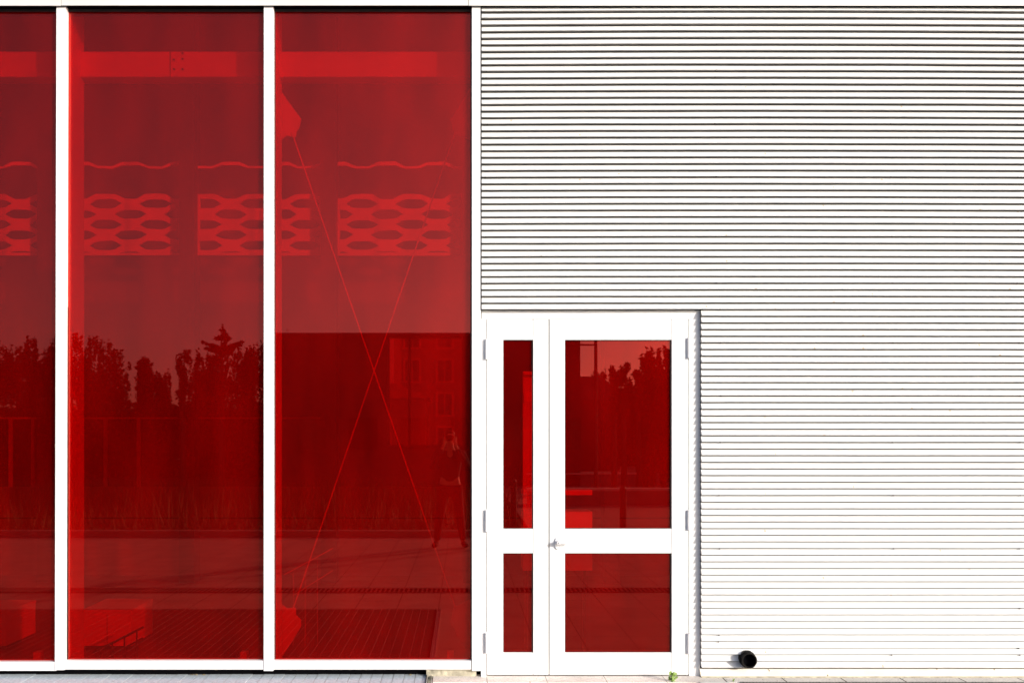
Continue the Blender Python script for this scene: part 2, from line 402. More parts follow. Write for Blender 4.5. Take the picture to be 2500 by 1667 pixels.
# plinth
pz = MB(); pz.hexa([(X(1712, -.03), -.034, Z(1652.5, -.03)), (9, -.034, Z(1650, -.03)), (9, .02, Z(1650, -.03)), (X(1712, -.03), .02, Z(1652.5, -.03)),
                    (X(1709.5, -.03), -.020, Z(1633, -.03)), (9, -.020, Z(1631, -.03)), (9, .02, Z(1631, -.03)), (X(1709.5, -.03), .02, Z(1633, -.03))])
pz.build('plinth', M['plinth'], B)
MB().box(X(1712, -.036), 9, -.042, -.030, Z(1655, -.036), Z(1650.3, -.036)).build('plinth_drip', M['mortar'], B)
# outlet pipe
pc = at(1830, 1612, -.098)
pp = MB(); ro, ri = .0515, .0435; n = 28
def ring(y, r, k=n, ph=0, wob=0):
    b = len(pp.v)
    for i in range(k):
        a = 2 * math.pi * i / k + ph; rr = r * (1 + wob * math.cos(6 * a))
        pp.v.append((pc.x + math.cos(a) * rr, y, pc.z + math.sin(a) * rr))
    return b
rings = [ring(.0, .056, wob=.02), ring(-.068, .057, wob=.03), ring(-.071, ro), ring(-.098, ro), ring(-.099, ro - .002), ring(-.098, ri), ring(.30, ri)]
for a, b in zip(rings, rings[1:]):
    for i in range(n):
        j = (i + 1) % n; pp.f.append((a + i, a + j, b + j, b + i))
pipe = pp.build('outlet_pipe', M['pipe'], B, smooth=False)
MB().tube((pc.x, -.055, pc.z), (pc.x, -.050, pc.z), ri * .995, n=20).build('pipe_bore_shade', M['dark'], pipe)  # black disc stands in for the dark inside of the open pipe

# ---------------- door set
df = MB()
df.box(X(1176), X(1682.3), .0, .06, Z(779), Z(750))               # head
df.box(X(1174.8, -.03), X(1187.6, -.03), -.03, .06, Z(1650), Z(779.6))          # left jamb
df.box(X(1682.6), X(1709), .0, .06, Z(1652), Z(750))              # right jamb
dfr = df.build('door_frame', M['frame'], B, bevel=.0008)
rb = MB()
rb.box(X(1186), X(1189.8), .006, .02, Z(1652), Z(776)); rb.box(X(1680.4), X(1684), .006, .02, Z(1652), Z(776))
rb.box(X(1190), X(1680), .006, .02, Z(781), Z(776)); rb.box(X(1339), X(1342), .006, .02, Z(1646), Z(782))
rb.build('rebate', M['gasket'], dfr)
def leaf(x0, x1, gx0, gx1, label):
    d = MB(); y0, y1 = -.003, .05
    zt, zbt = Z(780), Z(1645.5)
    d.box(X(x0), X(gx0), y0, y1, zbt, zt)                          # stile
    d.box(X(gx1) + .0028, X(x1), y0, y1, zbt, zt)                  # stile
    a, b = X(gx0), X(gx1)
    d.box(a, b, y0, y1, Z(829.5), zt); d.box(a, b, y0, y1, Z(1349.5), Z(1290)); d.box(a, b, y0, y1, zbt, Z(1591.5))
    o = d.build('door_leaf', M['leaf'], B); o['label'] = label
    for p0, p1 in ((829.5, 1290), (1349.5, 1591.5)):
        MB().box(a - .01, b + .01, .013, .021, Z(p1) - .01, Z(p0) + .01).build('glass_pane', M['doorred'], o)
        g = MB(); t = .0045
        g.box(a, b, .004, .012, Z(p0) - t, Z(p0)); g.box(a, b, .004, .012, Z(p1), Z(p1) + t * .6)
        g.box(a, a + t * .6, .004, .012, Z(p1) + t * .6, Z(p0) - t); g.box(b - t * 1.2, b, .004, .012, Z(p1) + t * .6, Z(p0) - t)
        g.build('glazing_seal', M['gasket'], o)
    return o
lf1 = leaf(1189.6, 1339.3, 1228.5, 1301, 'narrow left door leaf'); lf2 = leaf(1341.7, 1680.6, 1379, 1639, 'wide right door leaf with the handle')
MB().box(X(1228.5), X(1230), .0005, .001, Z(1325), Z(1324)).build('screw', M['screw'], lf1)
MB().box(X(1187), X(1677), .01, .05, Z(1651), Z(1644)).build('threshold_gap', M['dark'], B)
def hinge(px, y0, y1, par, side, yo=0):
    h = MB(); ym = (y0 + y1) / 2; x = X(px)
    for a, b in ((y0, ym - .6), (ym + .6, y1)):
        h.tube((x, -.012 + yo, Z(b)), (x, -.012 + yo, Z(a)), .0105, n=12)
        h.box(min(x, x + side * .012), max(x, x + side * .012), -.014 + yo, -.0032, Z(b), Z(a))
    h.tube((x, -.012 + yo, Z(y1 - .5)), (x, -.012 + yo, Z(y0 + .5)), .008, n=10)
    h.build('hinge', M['frame'], par, smooth=False)
for y0, y1 in ((829, 878), (1243, 1296), (1541, 1590)): hinge(1187.5, y0, y1, lf1, 1, -.03)
for y0, y1 in ((825, 875), (1244, 1293), (1544, 1594)): hinge(1680.5, y0, y1, lf2, 1)
# handle
hx, hz = X(1361.5), Z(1326)
h = MB()
def oval(y, rx, rz, cx, cz, k=24):
    b = len(h.v)
    for i in range(k):
        a = 2 * math.pi * i / k
        h.v.append((cx + rx * math.copysign(abs(math.cos(a)) ** .75, math.cos(a)), y, cz + rz * math.copysign(abs(math.sin(a)) ** .75, math.sin(a))))
    return b
rr = [oval(-.003, .0215, .040, hx, hz), oval(-.011, .0215, .040, hx, hz), oval(-.014, .0185, .037, hx, hz)]
for a, b in zip(rr, rr[1:]):
    for i in range(24):
        j = (i + 1) % 24; h.f.append((a + i, a + j, b + j, b + i))
h.f.append(tuple(rr[-1] + i for i in range(24)))
hnd = h.build('door_handle', M['leaf'], lf2, smooth=False)
h = MB(); hz2 = Z(1322.5)
h.tube((hx + .002, -.013, hz2), (hx + .002, -.062, hz2), .0125, .0125, n=16)
h.tube((hx + .002, -.056, hz2), (hx + .05, -.060, hz2 + .001), .0095, .0085, n=14)
h.tube((hx + .05, -.060, hz2 + .001), (X(1399, -.05), -.055, hz2 - .001), .0085, .0070, n=14)
h2 = h.build('lever', M['leaf'], lf2, smooth=False)
h = MB(); h.tube((hx + .002, -.0625, hz2), (hx + .002, -.0635, hz2), .0062, n=14); h.build('lock_core', M['metal'], lf2)
h = MB(); h.box(hx + .0005, hx + .0030, -.0645, -.0634, hz2 - .0035, hz2 + .0035); h.build('keyhole', M['dark'], lf2)

# ---------------- body of the hall
ZR = 7.0
zc0, zc1 = 5.15, 6.55          # unseen glazing added over the fascia to let sun onto the mesh screens
up = MB(); up.box(-9.5, 9.5, .0, .12, fz1 + .002, zc0); up.box(-9.5, 9.5, .0, .12, zc1, ZR)
up.build('upper_wall', M['clad'], B)
x = -9.5
while x < 9.5: wn = MB().box(x, x + .015, .03, .045, zc0 + .001, zc1 - .001).build('added_high_mullion', M['frame'], B); x += 1.43
wn = MB().box(-9.5, 9.5, .03, .06, zc0 + .001, zc0 + .03).build('added_high_window', M['frame'], B); MB().box(-9.5, 9.5, .045, .052, zc0, zc1).build('glass_pane', M['clear'], wn)  # frame and glass pane of the added unseen glazing
MB().box(-9.7, 9.7, -.05, 5.0, ZR + .002, ZR + .25).build('roof', M['roofing'], B)
MB().box(-9.7, -9.502, .0, 4.9, -.03, ZR).build('side_wall', M['clad'], B); MB().box(9.502, 9.7, .0, 4.9, -.03, ZR).build('side_wall', M['clad'], B)
MB().box(-9.5, 9.5, .085, 4.6, -.03, .0).build('interior_floor', M['infloor'], B)
# rear wall with one opening that looks out at the houses behind
RD = 4.5
ox0, ox1, oz0, oz1 = X(948, RD), X(1128, RD), Z(1092, RD), Z(822, RD)
rw = MB(); rw.box(-9.5, ox0, RD, RD + .2, 0, ZR); rw.box(ox1, 9.5, RD, RD + .2, 0, ZR)
rw.box(ox0, ox1, RD, RD + .2, 0, oz0); rw.box(ox0, ox1, RD, RD + .2, oz1, ZR)
rw.build('rear_wall', M['inwall'], B)
rwn = MB(); rwn.box(ox0, ox1, RD + .05, RD + .1, oz0, oz0 + .03); rwn.box(X(996, RD), X(1002, RD), RD + .05, RD + .1, oz0 + .03, oz1)
rwn = rwn.build('rear_window', M['darksteel'], B)
MB().box(ox0, ox1, RD + .11, RD + .117, oz0, oz1).build('glass_pane', M['clear'], rwn)
MB().box(-9.5, 9.5, RD - .08, RD - .002, 0, Z(1188, RD - .05)).build('dado', M['inlow'], B)
MB().box(-9.5, 9.5, RD - .085, RD - .0805, Z(1264, RD), Z(1261, RD)).build('dado_joint', M['dark'], B)
# thin rails on the rear wall
LD = 4.0
rl = MB()
for a, b in ((-202, 103), (140, 445), (482, 787)):
    rl.box(X(a, LD), X(b, LD), LD, LD + .03, Z(1022.5, LD), Z(1018, LD))
for a in (252, 333, 20, 75): rl.box(X(a, LD), X(a + 8, LD), LD + .005, LD + .035, Z(1188, LD), Z(1022, LD))
rl.build('wall_rail', M['dullsteel'], B)
for a in (-581, -239, 103, 445, 787, 1129, 1471):
    MB().box(X(a, LD), X(a + 37, LD), LD - .12, LD + .1, 0, ZR - .01).build('inner_post', M['darksteel'], B)

# roof-edge beam behind the glass, with its splice
BD = .185
MB().box(X(-1200), X(1152), BD, BD + .12, Z(188, BD), Z(127, BD)).build('tie_beam', M['beam'], B)
bt = MB(); bt.box(X(415, BD), X(416.2, BD), BD - .003, BD, Z(188, BD), Z(127, BD)); bt.build('splice_joint', M['dark'], B)
for a, b in ((425, 147), (446, 145), (425, 170), (446, 170), (446, 131)):
    p = at(a, b, BD); MB().tube((p.x, BD - .006, p.z), (p.x, BD + .001, p.z), .008, n=6).build('bolt', M['darksteel'], B)
# X bracing of the right bay
GD = .262
def plate(name, pts, d, t=.012, m='insteel'):
    return MB().prism([(X(a, d), Z(b, d)) for a, b in pts], d, d + t).build(name, M[m], B)
plate('gusset_plate', [(660, 195), (672, 200), (700, 243), (735, 290), (730, 314), (724, 320), (722, 334), (708, 333), (700, 331), (684, 342), (660, 346)], GD)
plate('gusset_plate', [(660, 1455), (684, 1472), (700, 1484), (722, 1483), (722, 1500), (734, 1512), (735, 1528), (716, 1560), (690, 1600), (660, 1612)], GD)
plate('gusset_plate', [(1160, 195), (1148, 215), (1120, 262), (1100, 292), (1104, 312), (1112, 330), (1130, 333), (1160, 346)], GD)
plate('gusset_plate', [(1160, 1455), (1125, 1475), (1108, 1482), (1100, 1515), (1118, 1555), (1160, 1612)], GD)
def rod(a, b, d): MB().tube(at(*a, d), at(*b, d), .005, n=8).build('brace_rod', M['insteel'], B)
rod((712, 322), (1116, 1494), GD - .006); rod((1113, 318), (714, 1490), GD + .016)
# left window bay: only a sliver of plate shows beside its fin
plate('gusset_plate', [(150, 192), (184, 192), (199, 236), (199, 248), (150, 300)], GD)
# small floor brackets at each fin
for a in (84, 588, 1092):
    MB().box(X(a, .12), X(a + 16, .12), .10, .16, .0, Z(1590, .12)).build('floor_bracket', M['beam'], B)

# sunscreen panels of hexagonal mesh high on the inner posts
def clip_poly(poly, x0, x1, y0, y1):
    def cl(p, inside, inter):
        o = []
        for i in range(len(p)):
            a, b = p[i - 1], p[i]
            if inside(b):
                if not inside(a): o.append(inter(a, b))
                o.append(b)
            elif inside(a): o.append(inter(a, b))
        return o
    def ix(x): return lambda a, b: (x, a[1] + (b[1] - a[1]) * (x - a[0]) / (b[0] - a[0]))
    def iy(y): return lambda a, b: (a[0] + (b[0] - a[0]) * (y - a[1]) / (b[1] - a[1]), y)
    for ins, it in ((lambda p: p[0] >= x0, ix(x0)), (lambda p: p[0] <= x1, ix(x1)), (lambda p: p[1] >= y0, iy(y0)), (lambda p: p[1] <= y1, iy(y1))):
        if len(poly) < 3: return []
        poly = cl(poly, ins, it)
    return poly
def holed_plate(name, outer, holes, d, th, m, parent):
    cu = bpy.data.curves.new('tmp', 'CURVE'); cu.dimensions = '2D'; cu.fill_mode = 'BOTH'; cu.extrude = th / 2
    for poly in [outer] + holes:
        sp = cu.splines.new('POLY'); sp.points.add(len(poly) - 1); sp.use_cyclic_u = True
        for p, (a, b) in zip(sp.points, poly):
            q = noise.noise_vector(Vector((a * .021, b * .05, 4.4)))
            p.co = (X(a + q.x * 3.2, d), Z(b + q.y * 2.2, d), 0, 1)
    t = bpy.data.objects.new('tmp', cu); col.objects.link(t)
    me = bpy.data.meshes.new_from_object(t.evaluated_get(bpy.context.evaluated_depsgraph_get()))
    me.transform(Matrix.Translation((0, d, 0)) @ Matrix.Rotation(R(90), 4, 'X'))
    me.materials.clear(); me.materials.append(M[m]); me.name = name
    bpy.data.objects.remove(t); bpy.data.curves.remove(cu)
    o = bpy.data.objects.new(name, me); col.objects.link(o); o.parent = parent
    return o
def mesh_panel(px0, px1, ph):
    holes = []
    for r in range(6):
        cy = 498 + 25.4 * r
        for c in range(-2, 6):
            cx = px0 + ph + 122 * c + (61 if r % 2 else 0)
            hx_ = [(cx - 40, cy), (cx - 24, cy - 9), (cx - 14, cy - 11), (cx + 14, cy - 11), (cx + 24, cy - 9), (cx + 40, cy), (cx + 24, cy + 9), (cx + 14, cy + 11), (cx - 14, cy + 11), (cx - 24, cy + 9)]
            q = clip_poly(hx_, px0 + 6, px1 - 6, 480, 617.5)
            if len(q) >= 3 and (max(p[0] for p in q) - min(p[0] for p in q)) > 6: holes.append(q)
    # wavy top edge following the first row
    top = []
    for i in range(0, 62):
        px = px0 + (px1 - px0) * i / 61
        t = (px - px0 - ph + 61) % 122 - 61
        top.append((px, 474.5 + 12 * min(1, max(0, (abs(t) - 24) / 24.0))))
    outer = top + [(px1, 624), (px0, 624)]
    holed_plate('mesh_screen', outer, holes, LD + .02, .02, 'screen', B)
    # lower border strip of the panel above
    a, b = [], []
    for i in range(0, 62):
        px = px0 + (px1 - px0) * i / 61
        t = (px - px0 - ph) % 122 - 61
        u = min(1, max(0, (abs(t) - 22) / 22.0))
        a.append((px, 396 + 11 * u)); b.append((px, 404.5 + 8 * u))
    holed_plate('screen_border', a + b[::-1], [], LD + .02, .02, 'screen', B)
for p0, ph in ((-544, 60), (-202, 70), (140, 118), (482, 20), (824, 60)): mesh_panel(p0, p0 + 305, ph)

# ---------------- things standing inside
def whitebox(name, label, x0, x1, y0, y1, h):
    t = thing(name, label, 'cabinet', None)
    MB().box(x0, x1, y0, y1, .03, h - .025).build('carcass', M['box'], t)
    MB().box(x0 - .006, x1 + .006, y0 - .01, y1, h - .022, h).build('top', M['box'], t)
    MB().box(x0 + .01, x1 - .01, y0 + .02, y1, 0, .03).build('base', M['darksteel'], t)
    MB().box((x0 + x1) / 2 - .0015, (x0 + x1) / 2 + .0015, y0 - .001, y0, .05, h - .04).build('door_gap', M['dark'], t)
whitebox('low_cabinet', 'low white cabinet on the floor behind the middle red pane', X(203, .757), X(320, .757), .757, 1.22, .311)
whitebox('low_cabinet', 'low white cabinet behind the far left red pane', X(-95, .757), X(15, .757), .757, 1.22, .30)
# display stand behind the doors
t = thing('display_stand', 'white display stand with a box shelf behind the door glass', 'display stand')
SD = .42
MB().box(X(1277, SD), X(1372, SD), SD + .012, SD + .04, Z(1392, SD), Z(915, SD)).build('back_panel', M['beam'], t)
MB().box(X(1277, SD), X(1372, SD), SD - .03, SD + .045, Z(915, SD), Z(907, SD)).build('top_rail', M['box'], t)
MB().box(X(1277, SD), X(1446, SD), SD, SD + .25, Z(1392, SD), Z(1249, SD)).build('box', M['box'], t)
MB().box(X(1277, SD), X(1446, SD), SD, SD + .22, Z(1208, SD), Z(1196, SD)).build('shelf', M['box'], t)
MB().box(X(1279, SD), X(1296, SD), SD - .004, SD + .012, Z(981, SD), Z(957, SD)).build('notice', M['box'], t)
lg = MB(); lg.box(X(1280, SD), X(1290, SD), SD + .02, SD + .05, 0, .02); lg.box(X(1350, SD), X(1360, SD), SD + .02, SD + .05, 0, .02)
for a in (1284, 1432): lg.box(X(a, SD), X(a + 8, SD), SD + .2, SD + .23, 0, Z(1392, SD))
lg.build('leg', M['darksteel'], t)
# handrail by the right pane
t = thing('handrail', 'thin pale stair handrail behind the red glass left of the door', 'handrail')
HD = .9
MB().tube(at(694, 1402, HD), at(812, 1338, HD), .0045, n=8).build('rail', M['insteel'], t)
MB().tube(at(716, 1452, HD), at(812, 1392, HD), .003, n=8).build('mid_rail', M['insteel'], t)
for a, b0 in ((716, 1391), (745, 1376), (775, 1360)):
    p = at(a, b0, HD); MB().tube((p.x, HD, 0), p, .0036, n=8).build('post', M['dullsteel'], t)
t = thing('handrail', 'dark bars standing in for a handrail shadow on the low white cabinet', 'handrail')  # dark bars added in place of a handrail's cast shadow on the cabinet
HD = .42
MB().tube(at(228, 1592, HD), at(350, 1530, HD), .009, n=8).build('rail', M['darksteel'], t)
MB().tube(at(262, 1602, HD), at(350, 1556, HD), .007, n=8).build('mid_rail', M['darksteel'], t)
for a, b0 in ((245, 1583), (274, 1569), (304, 1554), (334, 1539)):
    p = at(a, b0, HD); MB().tube((p.x, HD, .0), p, .007, n=8).build('post', M['darksteel'], t)

# ================================================================== HOUSE BEHIND, seen through both glasses
def apartment(cx, y, wd, floors, fh, z0, label, cols, face=-1):
    t = thing('apartment_block', label, 'building')
    x0 = cx - wd / 2; hgt = floors * fh
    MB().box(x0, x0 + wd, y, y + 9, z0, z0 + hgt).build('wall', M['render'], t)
    MB().box(x0 - .3, x0 + wd + .3, y - .3, y + 9.3, z0 + hgt + .003, z0 + hgt + .35).build('roof', M['roofing'], t)
    MB().box(x0 - .12, x0 + .45, y - .06, y - .003, z0, z0 + hgt).build('corner_strip', M['render2'], t)
    for r in range(floors):
        for c in range(cols):
            wx = x0 + wd * (c + .55) / cols - .1; wz = z0 + r * fh + .85
            f = MB()
            f.box(wx - .68, wx - .53, y - .09, y - .003, wz, wz + 1.6); f.box(wx + .53, wx + .68, y - .09, y - .003, wz, wz + 1.6)
            f.box(wx - .68, wx + .68, y - .09, y - .003, wz + 1.6, wz + 1.74); f.box(wx - .75, wx + .75, y - .14, y - .003, wz - .13, wz)
            f.box(wx - .03, wx + .03, y - .05, y - .003, wz, wz + 1.6)
            f = f.build('window', M['render2'], t)
            MB().box(wx - .53, wx + .53, y - .03, y - .004, wz, wz + 1.6).build('pane', M['pane_dark'], f)
    return t
YB = 60.0
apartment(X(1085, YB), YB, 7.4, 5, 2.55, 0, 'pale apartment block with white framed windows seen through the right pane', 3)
def cabin(cx, y, w_, h_, label):
    t = thing('small_house', label, 'building')
    MB().box(cx - w_ / 2, cx + w_ / 2, y, y + 4, 0, h_).build('wall', M['render'], t)
    MB().prism([(cx - w_ / 2 - .2, h_ + .003), (cx + w_ / 2 + .2, h_ + .003), (cx, h_ + 1.0)], y - .2, y + 4.2).build('roof', M['roofing'], t)
    f = MB().box(cx - .9, cx - .1, y - .05, y - .003, .9, 2.0).build('window', M['render2'], t)
    MB().box(cx - .82, cx - .18, y - .06, y - .051, .98, 1.92).build('pane', M['pane_dark'], f)
cabin(X(960, 50), 50, 4.2, 4.2, 'small pale house left of the apartment block behind the hall')

# ================================================================== ACROSS THE PLAZA (seen in the glass)
def mir(px, py, D):
    """point whose mirror image in the glass shows at the pixel, D metres in front of the wall"""
    p = at(px, py, D); return Vector((p.x, -D, p.z))
ob = thing('flat_roofed_block', 'long dark flat roofed block across the plaza mirrored in the red glass', 'building')
D = 24.0
bx0, bx1, bz = mir(652, 0, D).x, mir(1417, 0, D).x, mir(0, 819, D).z
MB().box(bx0, bx1, -D - 9, -D, -.03, bz).build('wall', M['brick'], ob)
MB().box(bx0 - .05, bx1 + .05, -D - 9.05, -D + .05, bz + .002, bz + .09).build('parapet', M['roofing'], ob)
for i in range(6):
    x = bx0 + 1 + i * 1.75
    f = MB().box(x, x + 1.1, -D, -D + .04, 1.2, 2.4).build('window', M['darksteel'], ob)
    MB().box(x + .06, x + 1.04, -D + .041, -D + .045, 1.26, 2.34).build('pane', M['pane_dark'], f)
# low shed with a curved roof right of it
D = 38.0
s = thing('garden_shed', 'low shed with a rounded roof right of the dark flat roofed block', 'building')
x0, x1, zz_ = mir(1405, 0, D).x, mir(1512, 0, D).x, mir(0, 919, D).z
MB().box(x0, x1, -D - 6, -D, -.03, zz_ - 1.2).build('wall', M['brick'], s)
arc = [(x0 - .2, zz_ - 1.19), (x1 + .2, zz_ - 1.19)] + [(x0 + (x1 - x0) * (1 - k / 10) , zz_ - 1.18 + 1.18 * (1 - max(0, (.5 - k / 10)) ** 2 * 4)) for k in range(0, 11)]
MB().prism(arc, -D - 6.1, -D + .1).build('roof', M['roofing'], s)

def leaves(blobs, n, size, flat=.0):
    v, f = [], []
    tot = sum(b[3] for b in blobs)
    for (c, r, sq, wgt) in blobs:
        c = Vector(c)
        for _ in range(int(n * wgt / tot)):
            d = Vector((random.gauss(0, 1), random.gauss(0, 1), random.gauss(0, 1))).normalized()
            rad = random.random() ** .45
            ns = 1 + .35 * noise.noise(d * 2.2 + c)
            p = c + Vector((d.x * r[0], d.y * r[1], d.z * r[2])) * rad * ns
            s_ = size * random.uniform(.5, 1.3)
            u = Vector((random.gauss(0, 1), random.gauss(0, 1), random.gauss(0, 1) * (1 - flat))).normalized()
            w_ = u.orthogonal().normalized()
            b = len(v)
            v += [tuple(p - u * s_), tuple(p + w_ * s_ * .45), tuple(p + u * s_), tuple(p - w_ * s_ * .45)]
            f.append((b, b + 1, b + 2, b + 3))
    return v, f
def tree(x, y, h, kind, label, m='leaf1', wd=None):
    t = tag(empty('tree', (x, y, 0)), label, 'tree', 'trees across the plaza')
    wd = wd or h * .3
    tk = MB(); tk.tube((0, 0, -.1), (0, 0, h * .5), h * .025, h * .016, n=8)
    tk.tube((0, 0, h * .5), (random.uniform(-.1, .1), 0, h * .92), h * .016, h * .004, n=8)
    for k in range(7):
        a = random.uniform(0, 6.28); z = h * random.uniform(.35, .75); rr_ = wd * random.uniform(.5, .95)
        tk.tube((0, 0, z), (math.cos(a) * rr_, math.sin(a) * rr_, z + h * random.uniform(.1, .22)), h * .009, h * .003, n=6)
    tk.build('trunk', M['bark'], t)
    bl = []
    if kind == 'bush':
        for k in range(22):
            a = random.uniform(0, 6.28); q = random.random() ** .6
            bl.append(((math.cos(a) * wd * q * .7, math.sin(a) * wd * q * .7, h * random.uniform(.12, .85)), (wd * .36, wd * .36, h * .15), 0, 1))
        for k in range(46):     # twigs poking out
            a = random.uniform(0, 6.28); q = random.random() ** .5; e = random.uniform(.1, 1.3)
            bl.append(((math.cos(a) * wd * q * 1.05 * math.cos(e * .6), math.sin(a) * wd * q * math.cos(e * .6), h * (.62 + .36 * math.sin(e))), (.06, .06, random.uniform(.2, .5)), 0, .08))
        n, sz = 8500, .095
    elif kind == 'column':
        for k in range(9): bl.append(((0, 0, h * (.15 + .8 * k / 9)), (wd, wd, h * .1), 0, 1))
        n, sz = 5000, .10
    elif kind == 'cedar':
        for zf, rf, cnt, wt in ((.985, .05, 1, .05), (.965, .10, 1, .12), (.945, .17, 2, .2), (.925, .28, 3, .4), (.905, .42, 5, .8), (.895, .5, 5, .8)):
            for j in range(cnt):
                a = random.uniform(0, 6.28); bl.append(((math.cos(a) * wd * rf * .5, math.sin(a) * wd * rf * .5, h * zf), (wd * rf * .6, wd * rf * .6, h * .008), 0, wt))
        for j in range(16):     # long boughs lifting outwards
            a = j * .393 + random.uniform(-.1, .1); L = wd * random.uniform(.7, 1.25); z0 = h * random.uniform(.78, .84)
            for q in range(6):
                u = q / 5; bl.append(((math.cos(a) * L * u, math.sin(a) * L * u, z0 + h * .035 * u), (wd * .12, wd * .12, h * .008), 0, .25))
        for k in range(14):
            a = random.uniform(0, 6.28); bl.append(((math.cos(a) * wd * .6, math.sin(a) * wd * .6, h * random.uniform(.45, .77)), (wd * .5, wd * .5, h * .05), 0, 1.3))
        n, sz = 6500, .075
    else:  # sparse upright
        for k in range(16):
            a = random.uniform(0, 6.28); q = random.uniform(.1, .9) * wd
            bl.append(((math.cos(a) * q, math.sin(a) * q, h * random.uniform(.6, .96)), (.13, .13, h * .05), 0, 1))
        n, sz = 1100, .075
    v, f = leaves(bl, n, sz)
    me = bpy.data.meshes.new('crown'); me.from_pydata(v, [], f); me.materials.append(M[m])
    o = bpy.data.objects.new('crown', me); col.objects.link(o); o.parent = t
def tr_at(px, ptop, D, kind, label, m='leaf1', wpx=None):
    p = mir(px, ptop, D); tree(p.x, -D, p.z, kind, label, m, wpx * (CAM_D + D) / CAM_D / SCALE if wpx else None)
tr_at(-60, 850, 26, 'cedar', 'wide tree with level boughs at the far left end of the tree row', 'leaf2', 110)
tr_at(45, 848, 30, 'bush', 'rounded tree left of the tallest one in the left pane reflection', 'leaf1', 62)
tr_at(115, 828, 27, 'bush', 'dense tree mirrored at the right edge of the left pane', 'leaf2', 70)
tr_at(195, 820, 28, 'bush', 'bushy tree mirrored at the left edge of the middle pane', 'leaf1', 66)
tr_at(262, 838, 31, 'bush', 'bushy tree next to the clipped column tree', 'leaf1', 58)
tr_at(352, 858, 29, 'column', 'clipped column shaped tree in the middle pane reflection', 'leaf2', 20)
tr_at(392, 912, 34, 'bush', 'low tree right of the clipped column tree', 'leaf2', 28)
tr_at(448, 845, 25, 'sparse', 'thin bare twigged young tree left of the spired conifer', 'leaf3', 16)
tr_at(500, 858, 30, 'bush', 'spreading tree directly left of the spired conifer', 'leaf1', 58)
tr_at(543, 786, 28, 'cedar', 'tall spired conifer rising above the tree row', 'leaf2', 42)
tr_at(605, 846, 29, 'bush', 'dense tree right of the spired conifer', 'leaf1', 55)
tr_at(690, 812, 44, 'bush', 'tree top showing over the dark flat roofed block', 'leaf1', 60)
tr_at(1462, 905, 44, 'bush', 'small tree behind the rounded shed roof', 'leaf2', 22)
tr_at(1500, 893, 22, 'sparse', 'slim twiggy tree right of the rounded shed', 'leaf3', 8)
tr_at(1524, 883, 22, 'sparse', 'slim upright tree left of the gap in the door reflection', 'leaf3', 12)
tr_at(1560, 895, 24, 'sparse', 'slim upright tree right of the gap in the door reflection', 'leaf3', 10)
tr_at(1585, 866, 22, 'bush', 'leafy tree mirrored in the right half of the door glass', 'leaf1', 22)
tr_at(1622, 858, 23, 'bush', 'tallest tree mirrored at the right edge of the door glass', 'leaf1', 30)
tr_at(1560, 930, 34, 'bush', 'broad low tree filling the back of the door reflection', 'leaf2', 95)
tr_at(1700, 840, 27, 'bush', 'broad tree standing right of the lamp post', 'leaf2', 60)
# hedge below the trees
v, f = [], []
bl = []
for k in range(170):
    x = random.uniform(-26, -6.2); z = random.uniform(.0, 1) * (2.9 + .9 * noise.noise(Vector((x * .35, 1.3, 0))))
    bl.append(((x, random.uniform(-36, -31), z), (1.2, .8, .7), 0, 1))
v, f = leaves(bl, 34000, .24)
me = bpy.data.meshes.new('shrubbery'); me.from_pydata(v, [], f); me.materials.append(M['leaf2'])
tag(bpy.data.objects.new('shrubbery', me), 'dark undergrowth below the row of trees across the plaza', 'shrubbery', kind='stuff')
col.objects.link(bpy.data.objects['shrubbery'])
hd = []
for k in range(130):
    x = random.uniform(5, 26); z = random.uniform(.0, 1) * (3.8 + 1.0 * noise.noise(Vector((x * .35, 7.3, 0))))
    hd.append(((x, random.uniform(-48, -45), z), (1.2, .8, .7), 0, 1))
v, f = leaves(hd, 22000, .24)
me = bpy.data.meshes.new('undergrowth'); me.from_pydata(v, [], f); me.materials.append(M['leaf2'])
o = tag(bpy.data.objects.new('undergrowth', me), 'dark undergrowth at the end of the plaza right of the dark block', 'undergrowth', kind='stuff'); col.objects.link(o)
# tall grass
v, f = [], []
for _ in range(9000):
    x = random.uniform(-20, 1.1); y = -random.uniform(8.6, 21); hgt = random.uniform(.15, .55) * (1.4 if noise.noise(Vector((x * .4, y * .4, 0))) > 0 else .6)
    a = random.uniform(0, 6.28); dx, dy = math.cos(a) * .02, math.sin(a) * .02; lx, ly = random.gauss(0, .12), random.gauss(0, .12)
    b = len(v); v += [(x - dx, y - dy, -.03), (x + dx, y + dy, -.03), (x + lx, y + ly, hgt)]; f.append((b, b + 1, b + 2))
me = bpy.data.meshes.new('tall_grass'); me.from_pydata(v, [], f); me.materials.append(M['blade'])
o = tag(bpy.data.objects.new('tall_grass', me), 'tall dry grass growing between the plaza and the trees', 'grass', kind='stuff'); col.objects.link(o)
MB().box(-30, 1.15, -8.66, -8.5, -.06, .10).build('kerb', M['concrete'])['kind'] = 'structure'
